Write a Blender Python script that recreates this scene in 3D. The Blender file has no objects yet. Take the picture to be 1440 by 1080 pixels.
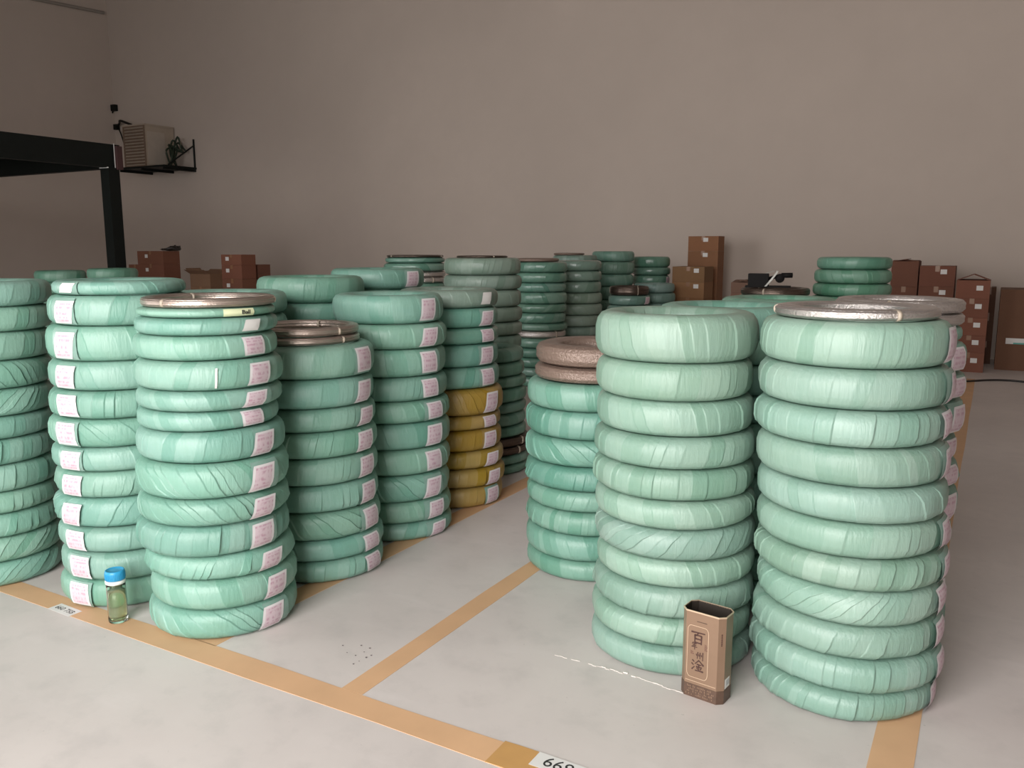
import bpy, bmesh, math, random
from math import sin, cos, pi, radians, atan2, hypot
from mathutils import Vector, Matrix

# ------------------------------------------------------------------ camera, world, light
sc = bpy.context.scene
COL = sc.collection
F_PX, HOR, EYE, VPX = 1180.0, 350.0, 1.45, 1400.0
PITCH = math.atan((540 - HOR) / F_PX)
YAW = math.atan((VPX - 720) / (F_PX * cos(PITCH) + (540 - HOR) * sin(PITCH)))
cd = bpy.data.cameras.new('camera'); cam = bpy.data.objects.new('camera', cd); COL.objects.link(cam)
cd.sensor_width = 36; cd.lens = F_PX / 1440 * 36; cd.clip_start = 0.05; cd.clip_end = 200
cam.location = (0, 0, EYE); cam.rotation_euler = (pi / 2 - PITCH, 0, YAW)
sc.camera = cam

w = bpy.data.worlds.new('world'); sc.world = w; w.use_nodes = True
bg = w.node_tree.nodes['Background']; bg.inputs[0].default_value = (0.93, 0.97, 1.0, 1); bg.inputs[1].default_value = 2.0

DOOR = (-3.0, 0.7, 5.0)            # x0, x1, height of the open roller door behind the camera
ADDED_DOOR = (-11.6, -7.4, 5.0)         # added unseen opening along the same wall, brightens the hall's left side
FRONT_Y, BACK_Y, LEFT_X, RIGHT_X, CEIL = -1.8, 12.8, -17.74, 6.5, 8.0
for (dx0, dx1, dh), watts in ((DOOR, 480), (ADDED_DOOR, 300)):  # second lamp is an added fill set in the added opening
    ld = bpy.data.lights.new('door_daylight_and_fill', 'AREA'); lo = bpy.data.objects.new('door_daylight_and_fill', ld); COL.objects.link(lo)
    ld.shape = 'RECTANGLE'; ld.size = dx1 - dx0 - .1; ld.size_y = dh - .1; ld.energy = watts; ld.color = (1.0, 0.955, 0.925)
    lo.location = ((dx0 + dx1) / 2, FRONT_Y - 0.3, dh / 2); lo.rotation_euler = (pi / 2, 0, 0)

sc.view_settings.view_transform = 'Standard'; sc.view_settings.look = 'None'
sc.view_settings.gamma = 1; sc.view_settings.use_curve_mapping = False
sc.view_settings.exposure = 0.0

# ------------------------------------------------------------------ photo geometry helpers
FWD = Vector((-sin(YAW) * cos(PITCH), cos(YAW) * cos(PITCH), -sin(PITCH)))
RGT = Vector((cos(YAW), sin(YAW), 0)); UPV = RGT.cross(FWD)
def ray(x, y): return FWD + RGT * ((x - 720) / F_PX) - UPV * ((y - 540) / F_PX)
def at(x, y, Y):                       # point of the plane Y = const
    d = ray(x, y); return Vector((0, 0, EYE)) + d * (Y / d.y)
def atX(x, y, X):
    d = ray(x, y); return Vector((0, 0, EYE)) + d * (X / d.x)
def azD(x, D):                         # ground position at a distance along an azimuth
    d = ray(x, 370); A = atan2(d.x, d.y); return (D * sin(A), D * cos(A))

# ------------------------------------------------------------------ materials
def new_mat(name):
    m = bpy.data.materials.new(name); m.use_nodes = True
    nt = m.node_tree; b = nt.nodes['Principled BSDF']
    return m, nt, b
def N(nt, t, **kw):
    n = nt.nodes.new(t)
    for k, v in kw.items():
        if k.startswith('i_'): n.inputs[k[2:]].default_value = v
        else: setattr(n, k, v)
    return n
def link(nt, a, b): nt.links.new(a, b)
def rgb(r, g, b):                      # sRGB 0-255 -> linear
    f = lambda c: ((c / 255 + .055) / 1.055) ** 2.4 if c > 10 else c / 255 / 12.92
    return (f(r), f(g), f(b), 1)
def mixc(nt, fac, a, b, blend='MIX'):
    n = nt.nodes.new('ShaderNodeMix'); n.data_type = 'RGBA'; n.blend_type = blend
    for s, v in ((0, fac), (6, a), (7, b)):
        if hasattr(v, 'is_linked') or isinstance(v, bpy.types.NodeSocket): nt.links.new(v, n.inputs[s])
        else: n.inputs[s].default_value = v
    return n.outputs[2]
def ramp(nt, val, stops):
    r = nt.nodes.new('ShaderNodeValToRGB'); el = r.color_ramp.elements
    while len(el) < len(stops): el.new(.5)
    for e, (p, c) in zip(el, stops): e.position = p; e.color = c if len(c) == 4 else (*c, 1)
    nt.links.new(val, r.inputs[0]); return r.outputs[0]
def noise(nt, scale=5, detail=3, rough=.5, stretch=None, coord='Object'):
    tc = N(nt, 'ShaderNodeTexCoord'); src = tc.outputs[coord]
    if stretch:
        mp = N(nt, 'ShaderNodeMapping'); mp.inputs['Scale'].default_value = stretch
        link(nt, src, mp.inputs[0]); src = mp.outputs[0]
    n = N(nt, 'ShaderNodeTexNoise', i_Scale=scale, i_Detail=detail, i_Roughness=rough)
    link(nt, src, n.inputs['Vector']); return n.outputs[0]
def bump(nt, b, h, strength=.3, dist=.01):
    n = N(nt, 'ShaderNodeBump'); n.inputs['Strength'].default_value = strength; n.inputs['Distance'].default_value = dist
    link(nt, h, n.inputs['Height']); link(nt, n.outputs[0], b.inputs['Normal'])
def simple(name, col, rough=.6, metal=0, var=.12, scale=8, bmp=0, spec=.5):
    m, nt, b = new_mat(name)
    c2 = tuple(max(0, x * (1 - var)) for x in col[:3]) + (1,); c1 = tuple(min(1, x * (1 + var)) for x in col[:3]) + (1,)
    nz = noise(nt, scale, 4)
    link(nt, mixc(nt, nz, c2, c1), b.inputs['Base Color'])
    b.inputs['Roughness'].default_value = rough; b.inputs['Metallic'].default_value = metal
    b.inputs['Specular IOR Level'].default_value = spec
    if bmp: bump(nt, b, noise(nt, scale * 6, 3), bmp, .005)
    return m

# wrap film: colour comes from the coil (object colour), tone varies by wrap band
def wrap_mat(name, rough, wrinkle, coat=0):
    m, nt, b = new_mat(name)
    oi = N(nt, 'ShaderNodeObjectInfo'); at_ = N(nt, 'ShaderNodeAttribute', attribute_name='band')
    light = mixc(nt, .13, oi.outputs['Color'], (.62, .72, .68, 1))
    dark = mixc(nt, 1.0, oi.outputs['Color'], (.86, .92, .90, 1), 'MULTIPLY')
    c = mixc(nt, at_.outputs['Fac'], dark, light)
    bl = noise(nt, 2.6, 4, .6)
    c = mixc(nt, ramp(nt, bl, [(.35, (0, 0, 0)), (.7, (.35, .35, .35))]), c, mixc(nt, 1.0, c, (1.0, .97, .90, 1), 'MULTIPLY'))
    fine = noise(nt, 22, 5, .65, (1, 1, .04))
    c = mixc(nt, ramp(nt, fine, [(.3, (.5, .5, .5)), (.55, (0, 0, 0))]), c, mixc(nt, 1.0, c, (.86, .92, .90, 1), 'MULTIPLY'))
    link(nt, c, b.inputs['Base Color'])
    b.inputs['Roughness'].default_value = rough; b.inputs['Coat Weight'].default_value = coat; b.inputs['Coat Roughness'].default_value = .25
    h = noise(nt, 24, 4, .6, (1, 1, .05))
    bump(nt, b, h, wrinkle, .02)
    return m
M = {}
M['wrap'] = wrap_mat('green_woven_wrap', .40, .16)
M['film'] = wrap_mat('green_glossy_film', .24, .2, .4)

def wire_mat(name, c1, c2, rough, wr=.25, metal=.85):
    m, nt, b = new_mat(name)
    n1 = noise(nt, 6, 4, .6, (1, 1, 3))
    link(nt, mixc(nt, n1, c1, c2), b.inputs['Base Color'])
    b.inputs['Metallic'].default_value = metal; b.inputs['Roughness'].default_value = rough
    bump(nt, b, noise(nt, 30, 3, .6, (1, 1, .25)), wr, .01)
    return m
M['steel'] = wire_mat('bare_steel_wire', (.33, .26, .22, 1), (.62, .53, .47, 1), .34)
M['silver'] = wire_mat('filmed_silver_wire', (.42, .38, .36, 1), (.80, .76, .73, 1), .26, .6)
M['brownwire'] = wire_mat('brown_paper_wire', (.17, .115, .09, 1), (.27, .20, .165, 1), .25, .6, .2)
M['darkwire'] = wire_mat('dark_wire', (.05, .04, .035, 1), (.20, .15, .12, 1), .32)

def label_mat():
    m, nt, b = new_mat('printed_paper_label')
    uv = N(nt, 'ShaderNodeUVMap'); sp = N(nt, 'ShaderNodeSeparateXYZ'); link(nt, uv.outputs[0], sp.inputs[0])
    oi = N(nt, 'ShaderNodeObjectInfo')
    wv = N(nt, 'ShaderNodeTexWave', i_Scale=2.1, i_Distortion=0.0); wv.bands_direction = 'Y'; link(nt, uv.outputs[0], wv.inputs['Vector'])
    mp = N(nt, 'ShaderNodeMapping'); mp.inputs['Scale'].default_value = (9, 5, 1); link(nt, uv.outputs[0], mp.inputs[0])
    cmb = N(nt, 'ShaderNodeCombineXYZ'); link(nt, oi.outputs['Random'], cmb.inputs[2])
    vm = N(nt, 'ShaderNodeVectorMath', operation='SCALE'); vm.inputs['Scale'].default_value = 40; link(nt, cmb.outputs[0], vm.inputs[0])
    va = N(nt, 'ShaderNodeVectorMath', operation='ADD'); link(nt, mp.outputs[0], va.inputs[0]); link(nt, vm.outputs[0], va.inputs[1])
    nz = N(nt, 'ShaderNodeTexNoise', i_Scale=1.0, i_Detail=2.0); link(nt, va.outputs[0], nz.inputs['Vector'])
    ink = N(nt, 'ShaderNodeMath', operation='MULTIPLY'); link(nt, wv.outputs['Fac'], ink.inputs[0])
    nr = ramp(nt, nz.outputs[0], [(.44, (0, 0, 0)), (.58, (1, 1, 1))]); link(nt, nr, ink.inputs[1])
    # border stays white paper
    def edge(ch):
        a = N(nt, 'ShaderNodeMath', operation='SUBTRACT'); link(nt, sp.outputs[ch], a.inputs[0]); a.inputs[1].default_value = .5
        c = N(nt, 'ShaderNodeMath', operation='ABSOLUTE'); link(nt, a.outputs[0], c.inputs[0])
        d = N(nt, 'ShaderNodeMath', operation='LESS_THAN'); link(nt, c.outputs[0], d.inputs[0]); d.inputs[1].default_value = .39; return d.outputs[0]
    ins = N(nt, 'ShaderNodeMath', operation='MULTIPLY'); link(nt, edge(0), ins.inputs[0]); link(nt, edge(1), ins.inputs[1])
    paper = mixc(nt, ins.outputs[0], (.66, .63, .64, 1), (.60, .485, .53, 1))
    k = N(nt, 'ShaderNodeMath', operation='MULTIPLY'); link(nt, ink.outputs[0], k.inputs[0]); link(nt, ins.outputs[0], k.inputs[1])
    k2 = N(nt, 'ShaderNodeMath', operation='MULTIPLY'); link(nt, k.outputs[0], k2.inputs[0]); k2.inputs[1].default_value = .75
    link(nt, mixc(nt, k2.outputs[0], paper, (.44, .24, .32, 1)), b.inputs['Base Color']); b.inputs['Roughness'].default_value = .55
    return m
M['label'] = label_mat()
M['whitepaper'] = simple('white_paper', (.66, .65, .63), .6, var=.05)
M['clearfilm'] = simple('grey_label_backing', (.21, .34, .29), .25, var=.1)
M['tie'] = simple('tan_binding', (.40, .34, .27), .5)
M['masking'] = simple('pale_masking_tape', (.62, .66, .42), .6, var=.08)
M['ink'] = simple('black_ink', (.02, .02, .02), .6)
M['black'] = simple('black_painted_steel', (.006, .008, .007), .55, var=.3, spec=.2)
M['whiteedge'] = simple('white_edge_trim', (.6, .6, .58), .5)
M['darkred'] = simple('red_oxide_steel', (.05, .02, .02), .6, var=.3)

def wall_mat(name, col):
    m, nt, b = new_mat(name)
    n1 = noise(nt, .35, 4, .6); n2 = noise(nt, 4, 4, .6)
    c = mixc(nt, ramp(nt, n1, [(.3, (0, 0, 0)), (.7, (1, 1, 1))]), tuple(x * .94 for x in col[:3]) + (1,), tuple(x * 1.05 for x in col[:3]) + (1,))
    c = mixc(nt, ramp(nt, n2, [(.3, (.25, .25, .25)), (.6, (0, 0, 0))]), c, tuple(x * .93 for x in col[:3]) + (1,))
    link(nt, c, b.inputs['Base Color']); b.inputs['Roughness'].default_value = .85
    bump(nt, b, noise(nt, 25, 3), .08, .01)
    return m
M['wall'] = wall_mat('painted_plaster', (.54, .465, .41))
M['ceil'] = wall_mat('ceiling_sheet', (.47, .43, .40))
def floor_mat():
    m, nt, b = new_mat('sealed_concrete')
    a = (.62, .57, .545, 1); c2 = (.53, .485, .465, 1)
    n1 = noise(nt, .9, 5, .6); n2 = noise(nt, 7, 6, .65); n3 = noise(nt, 2.2, 5, .6, (1, 3, 1)); n4 = noise(nt, 45, 3, .6)
    c = mixc(nt, ramp(nt, n1, [(.3, (0, 0, 0)), (.7, (1, 1, 1))]), c2, a)
    c = mixc(nt, ramp(nt, n2, [(.28, (.5, .5, .5)), (.5, (0, 0, 0))]), c, (.46, .425, .41, 1))
    c = mixc(nt, ramp(nt, n3, [(.58, (0, 0, 0)), (.75, (.45, .45, .45))]), c, (.65, .60, .585, 1))
    c = mixc(nt, ramp(nt, n4, [(.24, (.6, .6, .6)), (.30, (0, 0, 0))]), c, (.40, .37, .36, 1))
    link(nt, c, b.inputs['Base Color'])
    link(nt, ramp(nt, n2, [(.3, (.42, .42, .42)), (.7, (.62, .62, .62))]), b.inputs['Roughness'])
    bump(nt, b, noise(nt, 30, 4), .05, .005)
    return m
M['floor'] = floor_mat()
M['ground'] = simple('outside_yard', (.38, .37, .35), .9)
M['tape'] = simple('orange_floor_tape', (.60, .37, .21), .6, var=.14, scale=5)
M['tape2'] = simple('amber_floor_tape', (.50, .28, .10), .5, var=.16, scale=9)
M['plaster'] = simple('white_plaster_ridge', (.62, .58, .54), .9, var=.1, scale=40)
def carton_mat():
    m, nt, b = new_mat('cardboard')
    oi = N(nt, 'ShaderNodeObjectInfo')
    n1 = noise(nt, 5, 4, .6); n2 = noise(nt, 30, 3, .6, (1, 1, 6))
    c = mixc(nt, n1, mixc(nt, 1.0, oi.outputs['Color'], (.85, .82, .80, 1), 'MULTIPLY'), oi.outputs['Color'])
    c = mixc(nt, ramp(nt, n2, [(.35, (.3, .3, .3)), (.6, (0, 0, 0))]), c, mixc(nt, 1.0, c, (.8, .78, .75, 1), 'MULTIPLY'))
    link(nt, c, b.inputs['Base Color']); b.inputs['Roughness'].default_value = .8
    return m
M['carton'] = carton_mat()
M['packtape'] = simple('brown_packing_tape', (.24, .12, .06), .35, var=.15)

# ------------------------------------------------------------------ object helpers
def mesh_obj(name, me, mat=None, parent=None):
    o = bpy.data.objects.new(name, me); COL.objects.link(o)
    if mat and not me.materials: me.materials.append(mat)
    if parent: o.parent = parent
    return o
def obj(name, bm, mat, parent=None, smooth=False, bevel=0):
    if bevel:
        bmesh.ops.bevel(bm, geom=bm.edges[:] , offset=bevel, segments=2, affect='EDGES', profile=.7)
    me = bpy.data.meshes.new(name); bm.normal_update(); bm.to_mesh(me); bm.free()
    if smooth: me.shade_smooth()
    return mesh_obj(name, me, mat, parent)
def box(bm, x0, x1, y0, y1, z0, z1, mtx=None):
    vs = [bm.verts.new((x, y, z)) for z in (z0, z1) for y in (y0, y1) for x in (x0, x1)]
    if mtx:
        for v in vs: v.co = mtx @ v.co
    for f in ((0, 2, 3, 1), (4, 5, 7, 6), (0, 1, 5, 4), (1, 3, 7, 5), (3, 2, 6, 7), (2, 0, 4, 6)):
        bm.faces.new([vs[i] for i in f])
    return bm
def bx(*a): return box(bmesh.new(), *a)
def tube(bm, pts, r, n=8):
    pts = [Vector(p) for p in pts]; rings = []
    for i, p in enumerate(pts):
        t = (pts[min(i + 1, len(pts) - 1)] - pts[max(i - 1, 0)]).normalized()
        a = t.cross(Vector((0, 0, 1)));
        if a.length < .1: a = t.cross(Vector((1, 0, 0)))
        a.normalize(); b = t.cross(a)
        rings.append([bm.verts.new(p + (a * cos(2 * pi * k / n) + b * sin(2 * pi * k / n)) * r) for k in range(n)])
    for i in range(len(rings) - 1):
        for k in range(n):
            bm.faces.new((rings[i][k], rings[i][(k + 1) % n], rings[i + 1][(k + 1) % n], rings[i + 1][k]))
    bm.faces.new(rings[0][::-1]); bm.faces.new(rings[-1])
    return bm
def lathe(bm, prof, n=32, close_bottom=True, close_top=True):
    rings = [[bm.verts.new((r * cos(2 * pi * k / n), r * sin(2 * pi * k / n), z)) for k in range(n)] for r, z in prof]
    for i in range(len(rings) - 1):
        for k in range(n):
            bm.faces.new((rings[i][k], rings[i][(k + 1) % n], rings[i + 1][(k + 1) % n], rings[i + 1][k]))
    if close_bottom: bm.faces.new(rings[0][::-1])
    if close_top: bm.faces.new(rings[-1])
    return bm
def spline(ctrl, n=8):
    P = [Vector(p) for p in ctrl]; P = [P[0]] + P + [P[-1]]; out = []
    for i in range(1, len(P) - 2):
        a, b, c, d = P[i - 1:i + 3]
        for k in range(n):
            t = k / n
            out.append(.5 * ((2 * b) + (c - a) * t + (2 * a - 5 * b + 4 * c - d) * t * t + (3 * b - a - 3 * c + d) * t ** 3))
    out.append(P[-2]); return out
def tag(o, label, cat, group=None):
    o['label'] = label; o['category'] = cat
    if group: o['group'] = group
    return o
def struct(o): o['kind'] = 'structure'; return o
def empty(name, loc=(0, 0, 0), rz=0):
    o = bpy.data.objects.new(name, None); COL.objects.link(o); o.location = loc; o.rotation_euler = (0, 0, rz); o.empty_display_size = .1; return o
def text_mesh(body, size, extrude=.0004, bold=0, font=None):
    cu = bpy.data.curves.new('lettering', 'FONT'); cu.body = body; cu.size = size; cu.extrude = extrude; cu.offset = bold
    cu.align_x = 'CENTER'; cu.align_y = 'CENTER'
    if hasattr(cu, 'resolution_u'): cu.resolution_u = 3
    to = bpy.data.objects.new('lettering_tmp', cu); COL.objects.link(to)
    dg = bpy.context.evaluated_depsgraph_get(); me = bpy.data.meshes.new_from_object(to.evaluated_get(dg))
    bpy.data.objects.remove(to); bpy.data.curves.remove(cu)
    me.materials.clear()
    return me

# ------------------------------------------------------------------ the hall
fl = struct(obj('floor', bx(LEFT_X, RIGHT_X, FRONT_Y, BACK_Y, -.15, 0), M['floor']))
struct(obj('ground_outside', bx(-25, 20, -30, FRONT_Y, -.2, -.05), M['ground']))
struct(obj('wall_back', bx(LEFT_X - .2, RIGHT_X + .2, BACK_Y, BACK_Y + .2, -.15, CEIL), M['wall']))
struct(obj('wall_left', bx(LEFT_X - .2, LEFT_X, FRONT_Y, BACK_Y, -.15, CEIL), M['wall']))
struct(obj('wall_right', bx(RIGHT_X, RIGHT_X + .2, FRONT_Y, BACK_Y, -.15, CEIL), M['wall']))
struct(obj('ceiling', bx(LEFT_X - .2, RIGHT_X + .2, FRONT_Y - .2, BACK_Y + .2, CEIL, CEIL + .2), M['ceil']))
bm = bmesh.new()
for xa, xb in ((LEFT_X - .2, ADDED_DOOR[0]), (ADDED_DOOR[1], DOOR[0]), (DOOR[1], RIGHT_X + .2)): box(bm, xa, xb, FRONT_Y - .2, FRONT_Y, -.15, CEIL)
for d_ in (DOOR, ADDED_DOOR): box(bm, d_[0], d_[1], FRONT_Y - .2, FRONT_Y, d_[2], CEIL)
struct(obj('wall_front', bm, M['wall']))
# shallow line of conduit high on the left wall
a, b = atX(40, -3, LEFT_X + .04), atX(146, 18, LEFT_X + .04)
struct(obj('trim_1', tube(bmesh.new(), [a, b], .035), simple('grey_conduit', (.30, .27, .24), .7)))
# concrete joint with a plaster ridge in front of the right stacks
random.seed(4)
bm = bmesh.new()
for i in range(30):
    x = -1.27 + i * .0165
    hgt = .001 + .003 * random.random() * (1 if .3 < i / 30 < .8 else .3); wd = (.0015 + .0045 * random.random()) * (1 if .25 < i / 30 < .85 else .5)
    y = 2.545 - .055 * max(0, (x + 1.0)) / .4 + random.uniform(-.003, .003)
    if random.random() < .8: box(bm, x, x + .017, y - wd * random.random(), y + wd, 0, hgt)
o = obj('plaster_ridge', bm, M['plaster'], fl)

bm = bmesh.new(); rg = random.Random(9)
for gx, gy in ((482, 908), (500, 922), (512, 917), (520, 912), (505, 930), (497, 934), (515, 925), (488, 918), (522, 922), (508, 908)):
    d = ray(gx, gy); q = Vector((0, 0, EYE)) + d * (-EYE / d.z); r_ = rg.uniform(.002, .004)
    bmesh.ops.create_icosphere(bm, subdivisions=1, radius=r_, matrix=Matrix.Translation((q.x, q.y, r_ * .4)) @ Matrix.Diagonal((1.3, 1, .6, 1)))
o = obj('grit_specks', bm, simple('dark_grit', (.12, .10, .10), .8), fl); o['kind'] = 'stuff'

# ------------------------------------------------------------------ floor tapes and number papers
def strip(x0, x1, y0, y1, z, mat, label, seed=0):
    bm = bmesh.new(); rnd = random.Random(seed); n = 14
    lx = x1 - x0 > y1 - y0
    rows = []
    for i in range(n + 1):
        t = i / n; j = [rnd.uniform(-.004, .004) for _ in range(2)]
        if lx: rows.append([(x0 + (x1 - x0) * t, y0 + j[0]), (x0 + (x1 - x0) * t, y1 + j[1])])
        else: rows.append([(x1 + j[0], y0 + (y1 - y0) * t), (x0 + j[1], y0 + (y1 - y0) * t)])
    top = [[bm.verts.new((p[0], p[1], z)) for p in r] for r in rows]; bot = [[bm.verts.new((p[0], p[1], 0)) for p in r] for r in rows]
    for i in range(n):
        bm.faces.new((top[i][0], top[i + 1][0], top[i + 1][1], top[i][1]))
        bm.faces.new((top[i][0], bot[i][0], bot[i + 1][0], top[i + 1][0])); bm.faces.new((top[i][1], top[i + 1][1], bot[i + 1][1], bot[i][1]))
    bm.faces.new((top[0][0], top[0][1], bot[0][1], bot[0][0])); bm.faces.new((top[n][0], bot[n][0], bot[n][1], top[n][1]))
    return tag(obj('floor_tape', bm, mat), label, 'floor tape', 'orange floor marking tapes')
strip(-6.5, 1.2, 1.875, 1.985, .0012, M['tape'], 'long orange floor tape running across in front of the bottle and stacks', 1)
strip(-2.505, -2.395, 1.985, 8.5, .0012, M['tape'], 'orange floor tape running back beneath the left row of stacks', 2)
strip(-1.785, -1.695, 1.985, 8.5, .0012, M['tape'], 'orange floor tape along the aisle toward the brown-capped stack', 3)
strip(-.20, -.085, 1.985, 10.7, .0012, M['tape'], 'orange floor tape emerging under the nearest right stack', 4)
strip(-1.155, -.40, 1.872, 1.988, .0020, M['tape2'], 'short darker amber floor tape piece under the paper reading 669', 5)
def number_paper(x0, x1, y0, y1, z, body, size, label, rz=0):
    cx, cy = (x0 + x1) / 2, (y0 + y1) / 2; r = empty('number_paper', (cx, cy, z), rz)
    hx, hy = (x1 - x0) / 2, (y1 - y0) / 2
    obj('paper', bx(-hx, hx, -hy, hy, 0, .0006), M['whitepaper'], r)
    t = mesh_obj('lettering', text_mesh(body, size, .0002, 0), M['ink'], r); t.location = (0, 0, .0009)
    tag(r, label, 'paper', 'number papers on the floor tape')
number_paper(-3.245, -3.10, 1.872, 1.93, .0013, '660 75B', .035, 'small white number paper on tape beside the bottle', radians(-2))
number_paper(-1.04, -.885, 1.922, 1.99, .0021, '669', .062, 'white paper reading 669 at the bottom edge', radians(-1))

# ------------------------------------------------------------------ coil meshes
SEC_A, SEC_N = .19, 2.85
def section(v, off=0):
    c, s = cos(v), sin(v)
    e = 2 / SEC_N
    return (1 - SEC_A + (SEC_A + off) * math.copysign(abs(c) ** e, c), .5 + .5 * math.copysign(abs(s) ** e, s))
def coil_mesh(name, seed, nb, amp, slant, lump=.006, low=0, sec=16):
    rnd = random.Random(seed)
    ws = [rnd.uniform(.55, 1.5) for _ in range(nb)]; tot = sum(ws)
    us, amps, bands, pos = [], [], [], 0
    for k in range(nb):
        a = amp * rnd.choice((.1, .3, .6, 1.1, 1.5)); tone = rnd.random()
        if k and rnd.random() < .45: tone = bands[-1] * .7 + tone * .3
        wdt = ws[k] / tot * 2 * pi
        for t, q in (((0, .30), (.07, .35), (.90, .97), (.955, 1)) if seed != 2 else ((0, 1), (.05, .97), (.88, .35), (.955, .30))):
            us.append(pos + wdt * t); amps.append(a * q); bands.append(tone)
        pos += wdt
    ph = [rnd.uniform(0, 6.28) for _ in range(6)]
    n = len(us); verts, faces, vals = [], [], []
    for i, u in enumerate(us):
        for j in range(sec):
            v = 2 * pi * (j + .5) / sec
            d = amps[i] * (1 if not low else (1 if sin(v) < .1 else .12))
            r, z = section(v, d)
            uu = u + slant * sin(v) * (2 * pi / nb) * (1 + .4 * sin(u * 3 + ph[4]))
            lum = 1 + lump * (sin(2 * uu + ph[0]) + .6 * sin(3 * uu + ph[1]) + .5 * sin(5 * uu + ph[2])) + lump * .35 * sin(11 * uu + ph[3] + 3 * v)
            zz = .004 + .992 * z
            verts.append((r * lum * cos(uu), r * lum * sin(uu), zz))
    for i in range(n):
        for j in range(sec):
            faces.append((i * sec + j, ((i + 1) % n) * sec + j, ((i + 1) % n) * sec + (j + 1) % sec, i * sec + (j + 1) % sec)); vals.append(bands[i])
    me = bpy.data.meshes.new(name); me.from_pydata(verts, [], faces)
    at_ = me.attributes.new('band', 'FLOAT', 'FACE'); at_.data.foreach_set('value', vals)
    me.shade_smooth(); me.update(); return me
WRAP = [coil_mesh('wrapped_coil_smooth', 1, 30, .006, .3), coil_mesh('wrapped_coil_smooth', 2, 34, .007, -.4),
        coil_mesh('wrapped_coil_banded', 3, 38, .018, .15), coil_mesh('wrapped_coil_banded', 4, 42, .021, .35),
        coil_mesh('wrapped_coil_slanted', 5, 40, .014, 1.5), coil_mesh('wrapped_coil_slanted', 6, 36, .016, -1.3),
        coil_mesh('wrapped_coil_pleated', 7, 44, .020, .2, .007, 1), coil_mesh('wrapped_coil_pleated', 8, 40, .022, .5, .007, 1)]
FILM = [coil_mesh('film_coil', 11, 26, .005, .8, .006), coil_mesh('film_coil', 12, 30, .006, -.6, .006)]
STYLE = {'s': (0, 1), 'b': (2, 3), 'x': (4, 5), 'p': (6, 7)}
for me in WRAP: me.materials.append(M['wrap'])
for me in FILM: me.materials.append(M['film'])
def wire_mesh(name, strands, seed, a=.10, depth=.22, nu=64):
    # a bundle of wire turns: each strand is a ridge round the ring
    rnd = random.Random(seed); verts, faces = [], []
    sec = strands * 4
    jit = [rnd.uniform(-.01, .01) for _ in range(strands)]
    for i in range(nu):
        u = 2 * pi * i / nu
        wob = 1 + .004 * sin(3 * u + seed)
        for j in range(sec):
            v = 2 * pi * j / sec
            br = .985 - depth * (1 - abs(sin(pi * j / 4))) + jit[j // 4]
            c, s = cos(v), sin(v); e = .72
            r = 1 - a + a * br * math.copysign(abs(c) ** e, c); z = .5 + .5 * br * math.copysign(abs(s) ** e, s)
            verts.append((r * wob * cos(u), r * wob * sin(u), z))
    for i in range(nu):
        for j in range(sec):
            faces.append((i * sec + j, ((i + 1) % nu) * sec + j, ((i + 1) % nu) * sec + (j + 1) % sec, i * sec + (j + 1) % sec))
    me = bpy.data.meshes.new(name); me.from_pydata(verts, [], faces); me.shade_smooth(); me.update(); return me
def mk_wire(key, n, seed, a, depth):
    me = wire_mesh(key, n, seed, a, depth); me.materials.append(M[key]); return me
WIRE = {'steel': mk_wire('steel', 12, 1, .10, .12), 'silver': mk_wire('silver', 10, 2, .15, .07), 'brownwire': mk_wire('brownwire', 12, 3, .22, .04), 'darkwire': mk_wire('darkwire', 12, 4, .13, .10)}
def tie_mesh():
    # a strap round the section of a wire ring
    verts, faces = [], []; sec = 20; hw = .022
    for k, u in enumerate((-hw, -hw, hw, hw)):
        for j in range(sec):
            v = 2 * pi * j / sec; g = 1.10 if k in (1, 2) else .9
            c, s = cos(v), sin(v); e = .72; a = .13
            r = 1 - a + a * g * math.copysign(abs(c) ** e, c); z = .5 + .5 * g * .88 * math.copysign(abs(s) ** e, s)
            verts.append((r * cos(u), r * sin(u), z))
    for i in range(3):
        for j in range(sec): faces.append((i * sec + j, (i + 1) * sec + j, (i + 1) * sec + (j + 1) % sec, i * sec + (j + 1) % sec))
    me = bpy.data.meshes.new('tie'); me.from_pydata(verts, [], faces); me.shade_smooth(); me.update(); me.materials.append(M['tie']); return me
TIE = tie_mesh()
def patch_mesh(name, half_u, v0, v1, off, mat, skew=0, nu=6, nv=6, seed=0):
    rnd = random.Random(seed); verts, faces, uvs = [], [], []
    for i in range(nu + 1):
        for j in range(nv + 1):
            s, t = i / nu, j / nv; v = v0 + (v1 - v0) * t
            r, z = section(v, off + (.012 if (i in (0, nu) and j in (0, nv)) else 0) + rnd.uniform(0, .004))
            u = -half_u + 2 * half_u * s + skew * (t - .5)
            verts.append((r * cos(u), r * sin(u), z)); uvs.append((s, t))
    for i in range(nu):
        for j in range(nv):
            a = i * (nv + 1) + j; faces.append((a, a + nv + 1, a + nv + 2, a + 1))
    me = bpy.data.meshes.new(name); me.from_pydata(verts, [], faces)
    uvl = me.uv_layers.new(name='UVMap')
    for lp in me.loops: uvl.data[lp.index].uv = uvs[lp.vertex_index]
    me.shade_smooth(); me.update(); me.materials.append(mat); return me
PAPER = [patch_mesh('paper_label', .178, -.78, .70, .024, M['label'], .05, seed=1), patch_mesh('paper_label', .180, -.70, .78, .024, M['label'], -.04, seed=2),
         patch_mesh('paper_label', .172, -.84, .62, .024, M['label'], .09, seed=3)]
PAPERS = [patch_mesh('paper_label', .13, -.5, .65, .024, M['whitepaper'], .08, seed=5)]
FILMPATCH = patch_mesh('film_patch', .22, -.95, .95, .019, M['clearfilm'], 0, seed=6)

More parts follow.
